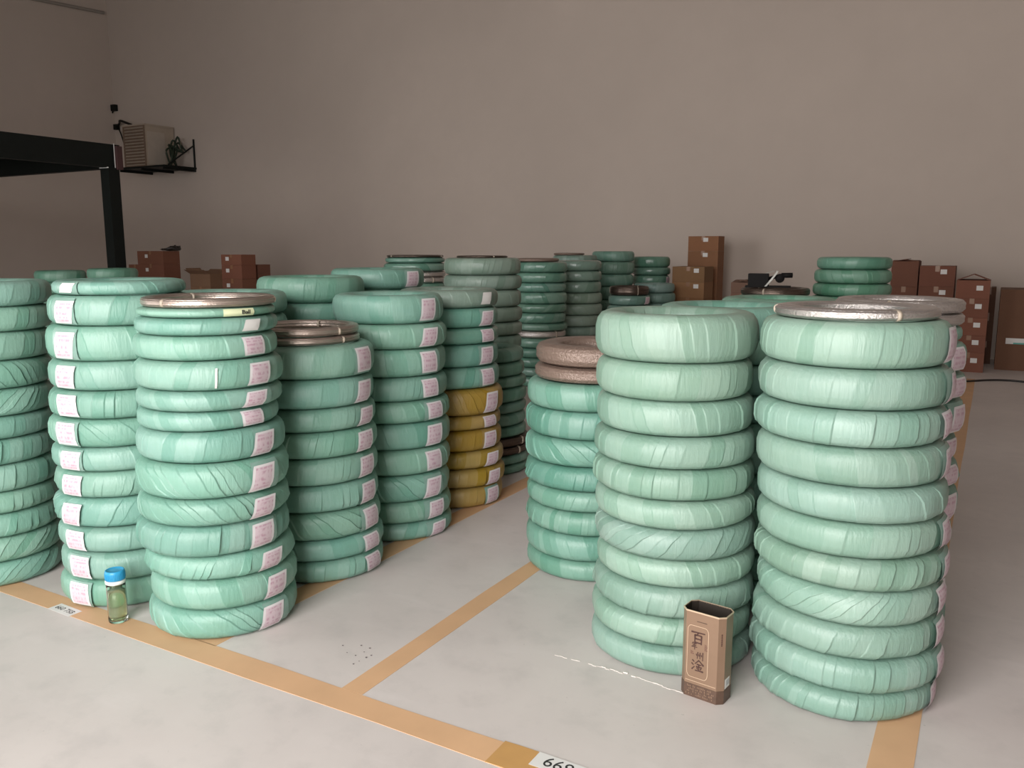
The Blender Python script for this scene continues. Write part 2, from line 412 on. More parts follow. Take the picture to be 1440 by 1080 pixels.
ORD = ['first', 'second', 'third', 'fourth', 'fifth', 'sixth', 'seventh', 'eighth', 'ninth', 'tenth', 'eleventh', 'twelfth', 'thirteenth', 'fourteenth', 'fifteenth', 'sixteenth', 'seventeenth']
RC = random.Random(21)
def jcol(c, v=.06):
    k = 1 + RC.uniform(-v, v); return (min(1, c[0] * k * (1 + RC.uniform(-.05, .05))), min(1, c[1] * k), min(1, c[2] * k * (1 + RC.uniform(-.04, .04))), 1)
CNAME = {'steel': 'bare steel ring', 'silver': 'shiny silver wire ring', 'brownwire': 'brown wire coil', 'darkwire': 'dark wire ring', 'yellow': 'yellow coil', 'green': 'green coil', 'film': 'glossy green coil', 'grey': 'grey-green coil'}
ALLC = []
def relax():
    # neighbouring stacks touch but never pass through each other
    for _ in range(60):
        moved = False
        for i, (a, za0, za1, ra) in enumerate(ALLC):
            for b, zb0, zb1, rb_ in ALLC[i + 1:]:
                if za1 <= zb0 + .012 or zb1 <= za0 + .012: continue
                dx, dy = b.location.x - a.location.x, b.location.y - a.location.y; d = hypot(dx, dy); pen = ra + rb_ - d
                if pen > .0005:
                    k = pen * .5 / d; a.location.x -= dx * k; a.location.y -= dy * k; b.location.x += dx * k; b.location.y += dy * k; moved = True
        if not moved: break
def build_stack(desc, c, rows, col, lab=None, labset=(), styles='sbsbxsbpsbxpbs', base=0.0, whites=()):
    """rows top to bottom: (thickness mm, sideways mm, radius mm[, kind]); lab = label angle in degrees right of facing the camera"""
    D = hypot(*c); u = (c[0] / D, c[1] / D); r = (u[1], -u[0])
    z = base; objs = []; COILS = ALLC
    face = atan2(-u[1], -u[0])
    for i in range(len(rows) - 1, -1, -1):
        row = rows[i]; t, o, R = row[0] / 1000, row[1] / 1000, row[2] / 1000; kind = row[3] if len(row) > 3 else 'green'
        dep = RC.uniform(-.006, .006)
        x, y = c[0] + r[0] * o + u[0] * dep, c[1] + r[1] * o + u[1] * dep
        if kind in WIRE: me = WIRE[kind]; nm = 'wire_coil'
        elif kind == 'film': me = RC.choice(FILM); nm = 'wrapped_coil'
        else:
            st = row[4] if len(row) > 4 else styles[i % len(styles)]
            me = WRAP[RC.choice(STYLE[st])]; nm = 'wrapped_coil'
        ob = mesh_obj(nm, me); ob.location = (x, y, z); ob.scale = (R, R, t)
        ob.rotation_euler = (0, 0, RC.uniform(0, 6.28))
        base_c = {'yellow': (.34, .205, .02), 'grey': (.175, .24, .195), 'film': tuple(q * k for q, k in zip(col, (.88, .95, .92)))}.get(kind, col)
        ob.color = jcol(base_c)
        tag(ob, f"{ORD[i]} coil from the top, {'a ' + CNAME[kind]}, {desc}" if False else f"{ORD[i]} down, {CNAME[kind]} in {desc}", 'wire coil' if kind in WIRE else 'coil', 'coils in ' + desc)
        if lab is not None and i in labset:
            la = lab if not isinstance(lab, dict) else lab[i]
            pm = RC.choice(PAPERS) if kind == 'grey' or i in whites else RC.choice(PAPER)
            for me2, nm2 in ((FILMPATCH, 'film_patch'), (pm, 'paper_label')):
                if me2 is FILMPATCH and RC.random() < .55: continue
                p = mesh_obj(nm2, me2, None, ob); k_ = 1.017 if me in WRAP[2:] else 1.006; p.scale = (k_, k_, 1)
                p.rotation_euler = (0, 0, face + radians(la + RC.uniform(-2.5, 2.5)) - ob.rotation_euler[2])
        if kind in ('steel', 'silver', 'darkwire'):
            for q in (0.5, 2.6, 4.7):
                p = mesh_obj('tie', TIE, None, ob); p.rotation_euler = (0, 0, q)
        objs.append(ob); ALLC.append((ob, z, z + t, R * (1.012 if kind in WIRE else 1.034))); z += t
    objs.reverse(); return objs
def fill(h, n, R, kind='green', seed=0, jit=10):
    rnd = random.Random(seed); ws = [rnd.uniform(.85, 1.15) for _ in range(n)]; s = sum(ws)
    return [(1000 * h * q / s, rnd.uniform(-jit, jit), R + rnd.uniform(-5, 5), kind) for q in ws]
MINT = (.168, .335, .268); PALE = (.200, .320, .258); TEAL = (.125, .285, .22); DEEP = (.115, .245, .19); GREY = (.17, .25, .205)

A = build_stack('the nearest stack right of the tin', (-.35, 2.87),
    [(37, -23, 247, 'silver'), (138, -23, 285, 'green', 's'), (122, -29, 291, 'green', 's'), (111, -28, 290, 'green', 'b'), (121, -15, 288, 'green', 's'), (110, -5, 292, 'green', 's'), (111, -7, 290, 'green', 's'), (101, -1, 292, 'green', 'b'), (114, 2, 287, 'green', 'x'), (107, -3, 292, 'green', 'p'), (108, -2, 295, 'green', 'b'), (95, -3, 285, 'green', 'b')],
    PALE, 76, (1, 2, 3, 4, 6, 7, 8, 9, 10, 11))
B = build_stack('the stack directly behind the tin', (-.95, 2.86),
    [(160, -6, 280, 'green', 's'), (126, -10, 274, 'green', 's'), (120, -6, 275, 'green', 's'), (108, -5, 282, 'green', 's'), (107, -6, 283, 'green', 'b'), (99, 4, 283, 'green', 's'), (110, 3, 283, 'green', 'x'), (98, 9, 282, 'green', 's'), (109, 6, 285, 'green', 'p'), (100, 5, 288, 'green', 's'), (101, 3, 289, 'green', 's')], PALE)
C_ = build_stack('the shorter stack capped with brown coils', (-1.5, 3.47),
    [(93, -3, 280, 'brownwire'), (69, -3, 282, 'brownwire'), (118, -38, 290), (126, -25, 290), (118, -41, 290, 'green', 'x'), (107, -44, 290, 'green', 'p'), (95, -33, 290, 'green', 's'), (105, -36, 290), (116, -29, 290, 'green', 's'), (94, -22, 290, 'green', 's')], TEAL)
D_ = build_stack('the nearest left stack beside the bottle', (-2.6, 2.22),
    [(35, 5, 244, 'steel'), (35, -3, 248, 'green', 's'), (63, -9, 257, 'green', 's'), (91, -15, 261, 'green', 's'), (107, -18, 269, 'green', 's'), (75, -17, 267, 'green', 's'), (75, -22, 260, 'green', 's'), (116, -18, 274, 'green', 's'), (130, -23, 282, 'green', 'x'), (102, -28, 280, 'green', 'x'), (120, -32, 279, 'green', 'b'), (94, -5, 278, 'green', 'p'), (117, 5, 278, 'green', 's'), (116, 0, 281, 'green', 'x')],
    MINT, 38, range(2, 14), whites=(2,))
E_ = build_stack('the labelled stack behind the bottle', (-3.17, 2.2),
    [(57, 48, 251, 'green', 's'), (118, 48, 272, 'green', 's'), (139, 38, 272, 'green', 's'), (118, 38, 272, 'green', 's'), (111, 29, 272, 'green', 'b'), (115, 23, 272, 'green', 'x'), (99, 23, 272, 'green', 's'), (111, 34, 272), (124, 24, 272, 'green', 'x'), (102, 21, 272, 'green', 's'), (115, 24, 272, 'green', 's'), (119, 15, 272, 'green', 's')],
    MINT, -48, range(0, 12), whites=(0,))
F_ = build_stack('the stack cut by the left frame edge', (-3.85, 2.05),
    [(107, 4, 275, 'green', 's'), (106, 1, 275, 'green', 's'), (122, -7, 275, 'green', 's'), (120, -14, 275, 'green', 'x'), (118, -20, 275, 'green', 'x'), (98, -28, 275), (111, -36, 275), (119, -28, 275, 'green', 'b'), (95, -30, 275, 'green', 'p'), (105, -31, 275, 'green', 'p'), (109, -28, 275, 'green', 'x'), (107, -36, 275, 'green', 'x')], MINT)
G_ = build_stack('the stack capped with two steel rings', (-2.65, 2.82),
    [(39, -30, 250, 'steel'), (36, -30, 252, 'steel'), (141, -27, 288, 'green', 's'), (125, -28, 288, 'green', 's'), (104, -21, 288, 'green', 's'), (115, -21, 288, 'green', 'b'), (119, -24, 288, 'green', 's'), (120, -17, 288, 'green', 'p'), (125, -7, 288, 'green', 'x'), (97, 1, 288, 'green', 's'), (98, 5, 288, 'green', 'b')],
    MINT, 52, range(2, 11))
H_ = build_stack('the stack left of the yellow coils', (-2.66, 3.43),
    [(142, -25, 276, 'green', 's'), (120, -35, 290, 'green', 's'), (138, -29, 290, 'green', 's'), (119, -31, 290, 'green', 's'), (109, -18, 290, 'green', 's'), (135, -12, 290, 'green', 's'), (130, -17, 290, 'green', 's'), (134, -19, 290, 'green', 'x'), (114, -9, 290, 'green', 's'), (89, 1, 290, 'green', 's')],
    (.16, .33, .26), 44, range(0, 10))
J_ = build_stack('the stack with yellow coils below', (-2.69, 4.03),
    [(100, -39, 285, 'grey'), (108, -39, 287, 'green', 's'), (93, -39, 287, 'film'), (125, -40, 288, 'green', 's'), (122, -36, 288, 'green', 's'), (151, -20, 288, 'yellow', 'x'), (84, -16, 288, 'yellow', 's'), (121, -12, 288, 'yellow', 's'), (102, 5, 288, 'yellow', 's'), (107, 9, 288, 'yellow', 'b'), (116, -4, 288, 'yellow', 's')],
    (.13, .31, .24), 48, range(0, 11))
I_ = build_stack('the stack hidden behind the nearest left stack', (-3.22, 2.86), fill(1.25, 11, 283, seed=3), MINT)
K_ = build_stack('the stack behind the two-steel-ring stack', (-3.24, 3.48), [(135, 0, 286, 'green', 's'), (110, -5, 284, 'green', 's')] + fill(1.06, 10, 284, seed=4), TEAL)
K2 = build_stack('the farther stack behind the two-steel-ring stack', (-3.27, 4.10), [(120, 0, 285, 'green', 's')] + fill(1.215, 11, 283, seed=5), TEAL, 44, (0, 1))
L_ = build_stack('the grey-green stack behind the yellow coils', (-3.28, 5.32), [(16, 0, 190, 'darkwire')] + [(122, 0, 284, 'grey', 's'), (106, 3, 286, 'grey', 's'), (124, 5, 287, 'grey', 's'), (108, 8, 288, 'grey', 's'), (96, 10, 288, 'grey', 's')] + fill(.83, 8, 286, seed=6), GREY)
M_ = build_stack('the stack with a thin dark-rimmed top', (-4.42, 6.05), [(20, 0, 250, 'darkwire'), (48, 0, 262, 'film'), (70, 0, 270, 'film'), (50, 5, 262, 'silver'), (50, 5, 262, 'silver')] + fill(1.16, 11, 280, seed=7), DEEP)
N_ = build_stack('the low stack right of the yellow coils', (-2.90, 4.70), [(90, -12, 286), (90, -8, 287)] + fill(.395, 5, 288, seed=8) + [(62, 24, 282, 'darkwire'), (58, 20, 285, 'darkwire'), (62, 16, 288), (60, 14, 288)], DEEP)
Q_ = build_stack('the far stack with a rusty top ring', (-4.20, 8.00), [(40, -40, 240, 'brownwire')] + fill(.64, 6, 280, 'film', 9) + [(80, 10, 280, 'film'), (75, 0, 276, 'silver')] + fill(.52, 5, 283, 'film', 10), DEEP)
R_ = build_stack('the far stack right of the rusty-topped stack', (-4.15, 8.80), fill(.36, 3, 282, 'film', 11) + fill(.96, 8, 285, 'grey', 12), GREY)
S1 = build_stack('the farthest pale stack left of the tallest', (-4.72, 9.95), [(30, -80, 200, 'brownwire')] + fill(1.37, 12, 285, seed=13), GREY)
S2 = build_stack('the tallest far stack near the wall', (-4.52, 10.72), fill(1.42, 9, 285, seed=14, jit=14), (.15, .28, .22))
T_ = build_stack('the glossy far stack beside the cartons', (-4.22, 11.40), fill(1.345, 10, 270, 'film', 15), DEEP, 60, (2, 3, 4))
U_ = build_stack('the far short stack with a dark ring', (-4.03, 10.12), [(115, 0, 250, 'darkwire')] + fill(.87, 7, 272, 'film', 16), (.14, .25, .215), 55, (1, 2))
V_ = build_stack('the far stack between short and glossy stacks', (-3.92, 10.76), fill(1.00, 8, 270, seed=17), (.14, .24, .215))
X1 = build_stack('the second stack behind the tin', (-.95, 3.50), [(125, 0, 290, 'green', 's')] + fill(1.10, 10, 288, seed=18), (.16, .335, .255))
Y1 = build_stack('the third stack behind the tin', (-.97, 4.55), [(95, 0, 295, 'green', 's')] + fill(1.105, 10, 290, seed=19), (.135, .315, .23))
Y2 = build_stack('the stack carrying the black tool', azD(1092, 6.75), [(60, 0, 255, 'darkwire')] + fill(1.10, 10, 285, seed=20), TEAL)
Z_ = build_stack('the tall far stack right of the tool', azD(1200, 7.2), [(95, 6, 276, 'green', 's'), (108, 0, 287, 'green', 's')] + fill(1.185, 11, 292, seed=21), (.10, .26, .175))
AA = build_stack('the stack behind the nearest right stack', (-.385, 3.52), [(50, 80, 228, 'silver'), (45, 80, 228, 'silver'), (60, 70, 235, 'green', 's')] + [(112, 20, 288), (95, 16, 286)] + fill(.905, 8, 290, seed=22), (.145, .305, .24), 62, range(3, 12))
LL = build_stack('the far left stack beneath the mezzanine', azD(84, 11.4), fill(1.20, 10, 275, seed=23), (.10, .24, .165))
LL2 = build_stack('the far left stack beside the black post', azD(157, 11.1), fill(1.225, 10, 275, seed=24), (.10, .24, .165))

relax()
# masking tape with handwriting on the thin coil under D's steel ring
tm = patch_mesh('masking_tape', .24, -.75, .75, .016, M['masking'], 0, 8, 4, 9)
ob = D_[1]; p = mesh_obj('masking_tape', tm, None, ob)
fa = atan2(-2.22, 2.6); ang0 = fa + radians(26); p.rotation_euler = (0, 0, ang0 - ob.rotation_euler[2])
tx = text_mesh('Ball', .09, .0, .002)
for v in tx.vertices:
    u = v.co.x * 1.15; zz = .5 + v.co.y * 6.4
    s = max(-1, min(1, (zz - .5) * 2)); rr = 1 - SEC_A + (SEC_A + .024) * (1 - abs(s) ** SEC_N) ** (1 / SEC_N)
    v.co = Vector((rr * cos(u), rr * sin(u), zz))
t2 = mesh_obj('lettering', tx, M['ink'], p); t2.rotation_euler = (0, 0, .1)
# torn slit with white lining on the fifth coil of D
sl = patch_mesh('torn_slit', .014, -.75, .5, .020, M['whitepaper'], .02, 2, 6, 11); p = mesh_obj('torn_slit', sl, None, D_[4]); p.rotation_euler = (0, 0, fa + radians(4) - D_[4].rotation_euler[2])

# ------------------------------------------------------------------ bronze tin
bronze, nt, b_ = new_mat('bronze_printed_tin')
n1 = noise(nt, 9, 4, .6); tc = N(nt, 'ShaderNodeTexCoord')
link(nt, mixc(nt, n1, (.225, .145, .095, 1), (.31, .205, .14, 1)), b_.inputs['Base Color']); b_.inputs['Metallic'].default_value = .45; b_.inputs['Roughness'].default_value = .38
M['bronze'] = bronze
M['bronzedark'] = simple('dark_bronze_band', (.115, .07, .05), .45, .4, var=.35, scale=60)
M['gold'] = simple('pale_gold_line', (.66, .50, .36), .35, .5)
M['tininside'] = simple('tin_inside', (.035, .028, .022), .5, .3)
M['brownink'] = simple('brown_ink', (.055, .02, .015), .6)
TW, TD, TH, CH = .147, .090, .296, .018
def octo(w_, d_, c_): return [(-w_ / 2 + c_, -d_ / 2), (w_ / 2 - c_, -d_ / 2), (w_ / 2, -d_ / 2 + c_), (w_ / 2, d_ / 2 - c_), (w_ / 2 - c_, d_ / 2), (-w_ / 2 + c_, d_ / 2), (-w_ / 2, d_ / 2 - c_), (-w_ / 2, -d_ / 2 + c_)]
def octo_shell(z0, z1, grow=0., wall=.0015, floor_z=None):
    bm = bmesh.new(); o_, i_ = octo(TW + 2 * grow, TD + 2 * grow, CH), octo(TW - 2 * wall, TD - 2 * wall, CH - wall * .4)
    L = [[bm.verts.new((x, y, z)) for x, y in P] for P, z in ((o_, z0), (o_, z1), (i_, z1), (i_, floor_z if floor_z is not None else z0))]
    for a, c in ((0, 1), (1, 2), (2, 3)):
        for k in range(8): bm.faces.new((L[a][k], L[a][(k + 1) % 8], L[c][(k + 1) % 8], L[c][k]))
    if floor_z is not None: bm.faces.new(L[3][::-1][::-1]); bm.faces.new(L[0][::-1])
    else:
        for k in range(8): bm.faces.new((L[3][k], L[3][(k + 1) % 8], L[0][(k + 1) % 8], L[0][k]))
    return bm
tin = empty('tin', (-.717, 2.552, 0), radians(-8))
tag(tin, 'open bronze printed tin with dark brush lettering standing on the floor', 'tin')
o = obj('body', octo_shell(0, TH, 0, .0015, .004), M['bronze'], tin)
o.data.materials.append(M['tininside'])
for p_ in o.data.polygons:
    cxy = Vector((p_.center.x, p_.center.y)); 
    if p_.index >= 16: p_.material_index = 1
obj('base_band', octo_shell(.001, .046, .0008), M['bronzedark'], tin)
obj('rim', octo_shell(TH - .003, TH + .0015, .0012), M['gold'], tin)
fy = -TD / 2 - .0006
def line_loop(pts, wd, y=fy):
    bm = bmesh.new(); n = len(pts)
    for i in range(n):
        a_, b2 = Vector(pts[i]), Vector(pts[(i + 1) % n]); d = (b2 - a_); 
        if d.length < 1e-6: continue
        nn = Vector((-d.y, d.x)).normalized() * wd / 2
        vs = [bm.verts.new((q.x, y, q.y)) for q in (a_ + nn, a_ - nn, b2 - nn, b2 + nn)]; bm.faces.new(vs)
        vs2 = [bm.verts.new((q.x, y + .0005, q.y)) for q in (a_ + nn, a_ - nn, b2 - nn, b2 + nn)]
        for k in range(4): bm.faces.new((vs[k], vs[(k + 1) % 4], vs2[(k + 1) % 4], vs2[k]))
    return bm
cxm, w2, zt, zb = -.013, .036, .248, .070
loop = []
for s in ((1, 1), (-1, 1), (-1, -1), (1, -1)):
    seq = []
    for k in range(5):
        an = pi / 2 * k / 4
        # concave-convex shoulder of the printed medallion
        seq.append((cxm + s[0] * (w2 - .012 + .012 * cos(an)), ((zt - .018 + .018 * sin(an)) if s[1] > 0 else (zb + .020 - .020 * sin(an)))))
    if s[0] * s[1] < 0: seq.reverse()
    loop += seq
obj('medallion_frame', line_loop(loop, .0016), M['gold'], tin)
obj('lower_line', line_loop([(-.052, .056), (.052, .056), (.052, .0572), (-.052, .0572)], .0008), M['gold'], tin)
obj('upper_lettering_line', line_loop([(-.018, .264), (.016, .264), (.016, .2655), (-.018, .2655)], .0012), M['bronzedark'], tin)
def brush(strokes, cx, cz, w_, h_, th):
    # brush characters: tapering strokes laid on the printed face
    bm = bmesh.new()
    for st in strokes:
        x0, z0, x1, z1 = st[:4]; k0, k1 = (st[4], st[5]) if len(st) > 4 else (1.15, .8)
        a_, b2 = Vector((cx + (x0 - .5) * w_, cz + (z0 - .5) * h_)), Vector((cx + (x1 - .5) * w_, cz + (z1 - .5) * h_))
        d = (b2 - a_).normalized(); nn = Vector((-d.y, d.x)) * th / 2
        P = [a_ - d * th * .3, a_ + nn * k0, (a_ + b2) / 2 + nn * .8, b2 + nn * k1, b2 + d * th * .35, b2 - nn * k1, (a_ + b2) / 2 - nn * .8, a_ - nn * k0]
        f = [bm.verts.new((q.x, fy - .0004, q.y)) for q in P]; g = [bm.verts.new((q.x, fy + .0004, q.y)) for q in P]
        bm.faces.new(f[::-1])
        for k in range(8): bm.faces.new((f[k], f[(k + 1) % 8], g[(k + 1) % 8], g[k]))
    obj('lettering', bm, M['brownink'], tin)
BAI = [(0, .95, 1, 1), (.52, .95, .40, .72), (.27, .74, .27, 0), (.27, .72, .76, .74), (.76, .74, .76, -.02), (.27, .40, .76, .40), (.27, .06, .76, .06)]
NIAN = [(.3, 1, .1, .75), (.25, .82, .9, .84), (.28, .58, .85, .58), (.28, .58, .28, .32), (.02, .32, 1, .34), (.58, .82, .58, -.05)]
ZHOU = [(.2, .9, .14, .05), (.5, .9, .5, .1), (.87, 1, .87, -.05), (0, .62, .06, .42), (.33, .62, .38, .42), (.66, .64, .72, .44)]
GAN = [(.06, .92, .2, .80), (0, .62, .15, .50), (.03, .08, .24, .36), (.62, 1, .30, .64), (.62, 1, 1.02, .62, .8, 1.4), (.46, .62, .82, .62), (.40, .40, .88, .41), (.63, .62, .63, .1), (.47, .30, .53, .17), (.82, .31, .75, .17), (.32, .04, 1.0, .06, .9, 1.3)]
brush(BAI, -.013, .209, .046, .038, .0052); brush(NIAN, -.025, .180, .019, .023, .0028); brush(ZHOU, -.004, .150, .026, .026, .0032); brush(GAN, -.012, .114, .040, .038, .0044)
for x_, z_, a_, h_ in ((.016, .183, .010, .022), (-.031, .156, .011, .012)):
    bm = bmesh.new(); n_ = max(2, int(h_ / .005))
    for k in range(n_): box(bm, x_ - a_ / 2, x_ + a_ / 2 - (k % 2) * .003, fy - .0002, fy + .0004, z_ - h_ / 2 + k * h_ / n_, z_ - h_ / 2 + (k + .55) * h_ / n_)
    box(bm, x_ - a_ / 2, x_ - a_ / 2 + .0015, fy - .0002, fy + .0004, z_ - h_ / 2, z_ + h_ / 2)
    obj('seal_mark', bm, simple('faded_brown_ink', (.16, .08, .055), .6), tin)
mx = Matrix.Translation((TW / 2 - CH / 2, -TD / 2 + CH / 2, 0)) @ Matrix.Rotation(pi / 4, 4, 'Z')
bm = bmesh.new()
for k in range(7): box(bm, -.002, .002, -.0006, 0, .200 + k * .006, .2042 + k * .006, mx)
obj('corner_lettering', bm, M['brownink'], tin)
obj('price_sticker', bx(TW / 2, TW / 2 + .0006, -.020, .014, .050, .082), M['whitepaper'], tin)
bm = bmesh.new()
for k in range(6): box(bm, TW / 2 + .0006, TW / 2 + .0009, -.012 + k * .004, -.0105 + k * .004 + (k % 2) * .001, .058, .076)
obj('sticker_bars', bm, simple('grey_ink', (.3, .3, .32), .6), tin)
rb = random.Random(5); bm = bmesh.new()
for k in range(20):
    x_ = -.050 + k * .005
    for j in range(4):
        if rb.random() < .65: box(bm, x_, x_ + .0024, -TD / 2 - .0013, -TD / 2 - .0008, .008 + j * .009, .011 + j * .009 + rb.uniform(0, .004))
obj('band_pattern', bm, M['bronze'], tin)

# ------------------------------------------------------------------ bottle
gl, nt, b_ = new_mat('clear_bottle_plastic')
b_.inputs['Transmission Weight'].default_value = 1; b_.inputs['Roughness'].default_value = .06; b_.inputs['IOR'].default_value = 1.35
n1 = noise(nt, 20, 2); link(nt, mixc(nt, n1, (.86, .90, .86, 1), (.92, .95, .90, 1)), b_.inputs['Base Color'])
M['glass'] = gl
te, nt, b_ = new_mat('pale_tea')
b_.inputs['Transmission Weight'].default_value = .85; b_.inputs['Roughness'].default_value = .05; b_.inputs['IOR'].default_value = 1.33
n1 = noise(nt, 9, 2); link(nt, mixc(nt, n1, (.62, .66, .42, 1), (.70, .72, .48, 1)), b_.inputs['Base Color'])
M['tea'] = te
M['blue'] = simple('blue_lid_plastic', (.03, .30, .55), .35, var=.1)
M['whiteplastic'] = simple('white_plastic', (.75, .75, .72), .4, var=.05)
bot = empty('water_bottle', (-2.893, 1.945, .0013), radians(-35))
tag(bot, 'clear water bottle with bright blue lid standing on the orange tape', 'bottle')
prof = [(.030, 0), (.035, .003), (.0365, .012), (.036, .03), (.0365, .09), (.036, .145), (.0345, .158), (.033, .163)]
inner = [(.030, .162), (.033, .145), (.0335, .09), (.0335, .03), (.033, .014), (.028, .009)]
bm = bmesh.new(); lathe(bm, prof + inner, 36); obj('body', bm, M['glass'], bot, True)
bm = bmesh.new(); lathe(bm, [(.027, .0095), (.0325, .0145), (.033, .03), (.033, .09), (.0327, .128)], 32); obj('tea', bm, M['tea'], bot, True)
bm = bmesh.new(); lathe(bm, [(.0335, .158), (.0375, .160), (.0378, .171), (.034, .173)], 36); obj('neck_ring', bm, M['whiteplastic'], bot, True)
bm = bmesh.new(); lathe(bm, [(.034, .174), (.0365, .175), (.0368, .203), (.0352, .211), (.031, .2125), (.030, .2105), (.012, .2105)], 48)
cap = obj('lid', bm, M['blue'], bot, True)
bm = bmesh.new()
for k in range(36):
    an = 2 * pi * k / 36; box(bm, .0362, .0378, -.0011, .0011, .178, .201, Matrix.Rotation(an, 4, 'Z'))
obj('grip_rib', bm, M['blue'], cap)
bm = bmesh.new(); tube(bm, spline([(-.036, 0, .166), (-.046, 0, .164), (-.050, 0, .150), (-.045, .002, .138), (-.041, 0, .150), (-.040, 0, .162)], 5), .0028, 8); obj('strap', bm, M['whiteplastic'], bot, True)

# ------------------------------------------------------------------ cartons
def carton(x0, x1, y0, y1, z0, z1, label, col=(.20, .095, .055), flaps=None, sticker=(.7, .75), group='brown cartons', rz=0):
    cx, cy = (x0 + x1) / 2, (y0 + y1) / 2; hx, hy, h = (x1 - x0) / 2, (y1 - y0) / 2, z1 - z0
    r = empty('carton', (cx, cy, z0), rz); tag(r, label, 'carton', group)
    cj = jcol(col + (1,), .12)
    def part(nm, bm, mat=M['carton']):
        o = obj(nm, bm, mat, r); o.color = cj; return o
    t = .006
    bm = bmesh.new()
    if flaps:
        box(bm, -hx, hx, -hy, hy, 0, t); box(bm, -hx, -hx + t, -hy, hy, t, h); box(bm, hx - t, hx, -hy, hy, t, h); box(bm, -hx + t, hx - t, -hy, -hy + t, t, h); box(bm, -hx + t, hx - t, hy - t, hy, t, h)
    else: box(bm, -hx, hx, -hy, hy, 0, h - .0065)
    part('body', bm)
    if flaps:
        for nm, ax, dirn, ang, ln, wd in (('f', 'x', -1, flaps[0], hy * .9, hx), ('b', 'x', 1, flaps[1], hy * .9, hx), ('l', 'y', -1, flaps[2], hy * .9, hy), ('r', 'y', 1, flaps[3], hy * .9, hy)):
            bm = bx(-wd + .004, wd - .004, 0, ln, 0, .005)
            if ax == 'x': mm = Matrix.Translation((0, dirn * hy, h)) @ Matrix.Rotation(0 if dirn < 0 else pi, 4, 'Z') @ Matrix.Rotation(radians(ang), 4, 'X')
            else: mm = Matrix.Translation((dirn * hx, 0, h)) @ Matrix.Rotation(-pi / 2 if dirn < 0 else pi / 2, 4, 'Z') @ Matrix.Rotation(radians(ang), 4, 'X')
            bm.transform(mm); part('flap', bm)
    else:
        for s in (-1, 1):
            part('flap', bx(-hx, hx, min(s * .002, s * hy), max(s * .002, s * hy), h - .0065, h - .0015))
        bm = bmesh.new(); box(bm, -.025, .025, -hy - .0008, hy + .0008, h - .0015, h - .0008); box(bm, -.025, .025, -hy - .001, -hy, h * .72, h - .0008)
        part('packing_tape', bm, M['packtape'])
    if sticker:
        sx, sz = -hx + 2 * hx * sticker[0], h * sticker[1]
        part('sticker', bx(sx - .035, sx + .035, -hy - .002, -hy, sz - .028, sz + .028), M['whitepaper'])
    return r
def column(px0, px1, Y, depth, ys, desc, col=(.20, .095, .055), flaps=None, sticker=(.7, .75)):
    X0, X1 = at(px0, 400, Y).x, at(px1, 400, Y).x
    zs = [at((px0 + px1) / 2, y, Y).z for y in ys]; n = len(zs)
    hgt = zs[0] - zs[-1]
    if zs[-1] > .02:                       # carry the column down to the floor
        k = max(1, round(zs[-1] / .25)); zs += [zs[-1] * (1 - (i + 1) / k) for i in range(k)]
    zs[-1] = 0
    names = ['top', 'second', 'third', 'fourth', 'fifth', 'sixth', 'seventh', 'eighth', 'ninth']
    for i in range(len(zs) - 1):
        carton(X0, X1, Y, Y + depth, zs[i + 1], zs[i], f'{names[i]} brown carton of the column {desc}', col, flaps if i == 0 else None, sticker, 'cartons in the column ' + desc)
RED = (.19, .075, .045); OCH = (.26, .135, .06)
column(945, 990, 11.2, .42, (375, 397, 419), 'leaning low beside the glossy stack', OCH, None, (.75, .75))
column(966, 1008, 11.85, .3, (332, 353, 375, 398), 'standing tallest behind the stacks', (.24, .115, .055), None, (.58, .75))
column(1252, 1290, 11.6, .42, (368, 403), 'right of the tall green far stack', RED, (4, 4, 10, 7), None)
column(1292, 1342, 11.5, .42, (374, 403), 'second from right with one sticker', RED, None, (.68, .72))
column(1345, 1393, 11.3, .42, (395, 420, 447, 472, 496, 522), 'right with peaked open flaps', RED, (3, 3, 22, 22), (.7, .6))
p0, p1 = at(1408, 407, 11.7), at(1408, 512, 11.7)
big = carton(p0.x, p0.x + .75, 11.7, 12.4, 0, p0.z, 'large brown carton cut by the right frame edge', (.17, .08, .045), None, None)
o = obj('printed_sticker', bx(-.28, .10, -.353, -.35, p0.z * .33, p0.z * .33 + .07), M['whitepaper'], big)
o = obj('green_stripe', bx(-.20, .10, -.3545, -.353, p0.z * .33, p0.z * .33 + .018), simple('teal_print', (.1, .35, .3), .6), big)
column(1382, 1402, 12.25, .35, (404, 440, 480), 'narrow and darkened as gap shadow beside the large carton', (.13, .06, .035), None, None)  # dark brown colour stands in for the shadow in this gap
column(196, 232, 9.2, .32, (353, 371, 392), 'under a dark lump behind the black post', RED, None, (.35, .6))
column(183, 200, 9.5, .35, (372, 390), 'small half-hidden behind the black post', (.22, .09, .05), None, None)
column(268, 296, 9.4, .3, (385, 403), 'low with opened flaps between two columns', (.20, .11, .065), (150, 150, 140, 20), None)
column(313, 341, 9.0, .28, (358, 373, 392), 'left of the big green top coil', RED, None, (.3, .6))
column(345, 364, 9.35, .25, (372, 384), 'small right of the stickered column', (.17, .07, .045), None, None)
column(1028, 1062, 9.6, .4, (398, 412), 'left of the black tool', (.17, .095, .065), (8, 8, 8, 8), None)
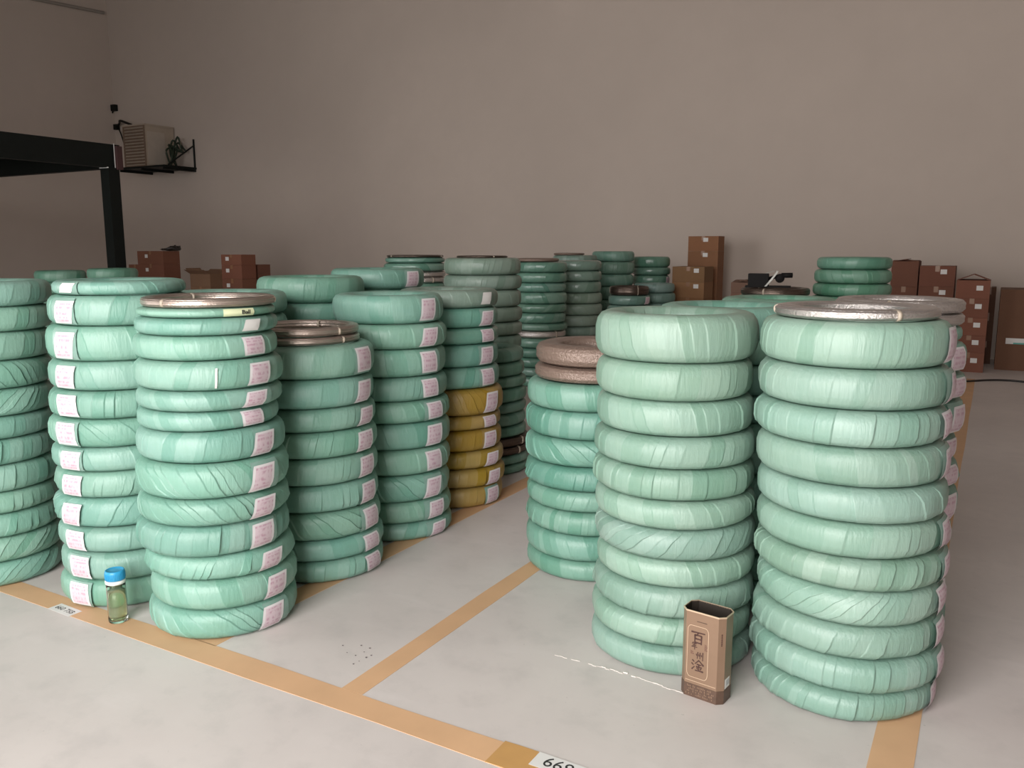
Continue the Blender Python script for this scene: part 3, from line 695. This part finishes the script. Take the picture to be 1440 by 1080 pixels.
# dark bag lump on the left carton column
q = at(236, 353, 9.35)
bm = bmesh.new(); bmesh.ops.create_icosphere(bm, subdivisions=3, radius=1); rb = random.Random(2)
for v in bm.verts:
    n_ = 1 + .18 * sin(v.co.x * 5 + 1) + .15 * sin(v.co.y * 7) * cos(v.co.z * 6)
    v.co = Vector((v.co.x * .2 * n_, v.co.y * .13 * n_, max(0, .028 + v.co.z * .028 * n_ + (.06 * max(0, 1 - abs(v.co.x - .55) * 4) if v.co.z > 0 else 0))))
bag = obj('plastic_bag', bm, simple('black_plastic_bag', (.02, .015, .012), .4), None, True); bag.location = (q.x, 9.42, q.z + .0005)
tag(bag, 'crumpled dark plastic bag lying on the far left cartons', 'bag')

# ------------------------------------------------------------------ black strapping tool on the dark ring
yc = azD(1090, 6.72); top = .06 + 1.10
tl = empty('strapping_tool', (yc[0], yc[1], top), YAW * .35)
tag(tl, 'black strapping tool with pale strap lying on the wire ring', 'tool')
blk = simple('black_tool_metal', (.006, .005, .005), .7, 0, spec=.2); pale = simple('pale_strap', (.5, .5, .46), .4)
obj('body', bx(-.19, -.04, -.06, .05, .0, .105), blk, tl, False, .006)
obj('base_plate', bx(-.21, .12, -.05, .05, .001, .014), blk, tl)
bm = bmesh.new(); tube(bm, [(-.06, 0, .06), (.02, 0, .085), (.06, 0, .092)], .014, 10); obj('lever', bm, blk, tl, True)
bm = bmesh.new(); tube(bm, [(.05, 0, .092), (.13, -.01, .094)], .019, 12); obj('grip', bm, blk, tl, True)
bm = bmesh.new(); lathe(bm, [(.030, -.02), (.034, -.014), (.034, .014), (.030, .02)], 24); bm.transform(Matrix.Translation((.04, 0, .07)) @ Matrix.Rotation(pi / 2, 4, 'X')); obj('ratchet_wheel', bm, blk, tl, True)
bm = bmesh.new()
pts = spline([(-.06, -.065, .01), (-.02, -.07, .06), (.02, -.05, .12), (.0, -.02, .125), (-.06, 0, .108)], 6)
for a_, b2 in zip(pts, pts[1:]):
    vs = [bm.verts.new(v) for v in (a_ + Vector((-.008, 0, 0)), a_ + Vector((.008, 0, 0)), b2 + Vector((.008, 0, 0)), b2 + Vector((-.008, 0, 0)))]; bm.faces.new(vs)
bmesh.ops.remove_doubles(bm, verts=bm.verts, dist=.0005)
bmesh.ops.solidify(bm, geom=bm.faces[:], thickness=.0012); obj('strap', bm, pale, tl)

# ------------------------------------------------------------------ mezzanine with black post
PX, PY = -10.15, 7.27
mz = empty('mezzanine', (PX, PY, 0)); tag(mz, 'black steel mezzanine platform at the left with one post', 'mezzanine')
zb_, zt_ = 2.50, 2.80
obj('fascia_beam', bx(-.10, 0, -8.6, .10, zb_, zt_), M['black'], mz)
obj('end_beam', bx(LEFT_X - PX + .02, -.10, 0, .10, zb_, zt_), M['black'], mz)
obj('deck', bx(LEFT_X - PX + .02, -.10, -8.6, 0, zt_ - .06, zt_), M['black'], mz)
for k in range(7):
    obj('joist', bx(LEFT_X - PX + .02, -.10, -1.2 - k * 1.1, -1.1 - k * 1.1, zb_ + .06, zt_ - .06), M['black'], mz)
obj('end_plate', bx(.0, .05, .02, .10, zb_ - .02, zt_ - .02), M['darkred'], mz)
for yy in (0, -4.2, -8.4):
    po = obj('post', bx(-.15, 0.02, yy - .10, yy + .06, 0.012, zb_), M['black'], mz); obj('foot_plate', bx(-.22, .09, yy - .17, yy + .13, 0, .012), M['black'], po)
bm = bmesh.new(); box(bm, .021, .026, -.005, .005, zb_, zt_ + .01); box(bm, -.16, .026, -.106, -.10, zb_ - .008, zb_ + .004); obj('edge_trim', bm, M['whiteedge'], mz)

# ------------------------------------------------------------------ cooler on a wall shelf, pipes, junction box
AX0, AX1, AY0, AY1 = -16.42, -15.72, 12.02, 12.76
zs0, zs1 = at(213, 246, BACK_Y).z, 4.02
cool = empty('air_cooler', ((AX0 + AX1) / 2, (AY0 + AY1) / 2, zs0 + .09)); hx, hy = (AX1 - AX0) / 2, (AY1 - AY0) / 2; hh = zs1 - zs0 - .09
tag(cool, 'beige boxy air cooler unit on a high wall shelf', 'air cooler')
M['beige'] = simple('beige_enamel', (.42, .35, .28), .5, var=.08); M['slat'] = simple('tan_grille', (.20, .14, .10), .6, var=.2)
obj('cabinet', bx(-hx, hx, -hy + .02, hy, 0, hh), M['beige'], cool)
obj('top_cover', bx(-hx - .02, hx + .02, -hy, hy, hh, hh + .03), M['beige'], cool)
nsl = 12
for k in range(nsl):
    z0 = .04 + k * (hh - .08) / nsl
    bm = bx(-hx + .03, hx - .03, -.012, .012, -.016, .016); bm.transform(Matrix.Translation((0, -hy + .008, z0 + .03)) @ Matrix.Rotation(radians(35), 4, 'X'))
    obj('grille_slat', bm, M['slat'], cool)
bm = bmesh.new(); box(bm, -hx, -hx + .03, -hy, -hy + .02, 0, hh); box(bm, hx - .03, hx, -hy, -hy + .02, 0, hh); box(bm, -hx + .03, hx - .03, -hy, -hy + .02, 0, .03); box(bm, -hx + .03, hx - .03, -hy, -hy + .02, hh - .03, hh)
obj('grille_frame', bm, M['slat'], cool)
obj('side_panel', bx(hx, hx + .012, -hy + .06, hy - .25, .05, hh - .12), simple('pale_side_panel', (.46, .40, .34), .5), cool)
sh = empty('wall_shelf', (-16.6, BACK_Y, zs0)); tag(sh, 'dark metal bracket shelf on the back wall carrying the cooler', 'shelf')
obj('shelf_plate', bx(0, 1.5, -.82, -.0, .05, .09), M['black'], sh)
for x_ in (.05, .75, 1.45):
    br = obj('bracket', bx(x_ - .02, x_ + .02, -.80, 0, 0, .05), M['black'], sh)
bm = bmesh.new(); tube(bm, [(1.47, -.02, .0), (1.47, -.02, .68)], .022, 6); obj('upright', bm, M['black'], sh)
bm = bmesh.new(); tube(bm, [(1.47, -.02, .55), (1.47, -.70, .1)], .016, 6); obj('diagonal_brace', bm, M['black'], sh)
gcab = simple('dark_green_hose', (.02, .035, .018), .6)
hose = empty('hose_bundle', (-15.5, 12.5, zs0 + .09)); tag(hose, 'tangled dark green hoses beside the cooler on the shelf', 'hose')
rh = random.Random(8)
for k in range(7):
    x_ = rh.uniform(-.05, .28); pts = [(x_, rh.uniform(-.2, .1), .02), (x_ + rh.uniform(-.1, .1), rh.uniform(-.15, .1), .25 + .1 * rh.random()), (x_ + rh.uniform(-.15, .15), rh.uniform(-.1, .15), .35 + .3 * rh.random()), (x_ + rh.uniform(-.1, .18), rh.uniform(0, .2), .30 + .1 * rh.random())]
    bm = bmesh.new(); tube(bm, spline(pts, 5), .02, 6); obj('hose', bm, gcab, hose, True)
q = at(150, 153, BACK_Y - .05)
jb = empty('junction_box', (q.x + .26, BACK_Y, q.z)); tag(jb, 'small black junction box high in the room corner', 'junction box')
obj('housing', bx(-.07, .07, -.09, 0, -.07, .07), M['black'], jb, None, .008)
bm = bmesh.new(); tube(bm, spline([(-.05, -.04, -.06), (-.12, -.03, -.13), (-.16, -.03, -.2)], 4), .018, 6); obj('cable', bm, M['black'], jb)
pp = empty('coolant_pipe', (-17.2, BACK_Y, 4.2)); tag(pp, 'dark insulated pipe running from the cooler to the corner', 'pipe')
zc = .08
bm = bmesh.new(); tube(bm, spline([(-.42, -.04, -.02), (-.2, -.12, .05), (.25, -.42, .03), (.74, -.52, -.10)], 6), .026, 8); obj('pipe', bm, M['black'], pp, True)
bm = bmesh.new(); tube(bm, spline([(-.36, -.06, 0), (-.25, -.06, -.2), (-.18, -.05, -.42)], 6), .014, 6); obj('loose_end', bm, M['black'], pp, True)
bm = bmesh.new(); box(bm, -.48, -.36, -.085, -.005, -.07, .05); obj('wall_sleeve', bm, M['black'], pp)

# ------------------------------------------------------------------ cable on the floor at the right
pts = spline([(-.33, 10.25, .012), (-.12, 10.45, .012), (.05, 10.62, .012), (.25, 10.70, .012), (.6, 10.66, .012), (1.4, 10.9, .012)], 8)
bm = bmesh.new(); tube(bm, pts, .011, 8); tag(obj('power_cable', bm, simple('black_cable', (.02, .017, .015), .5), None, True), 'thin black cable lying across the far right floor', 'cable')
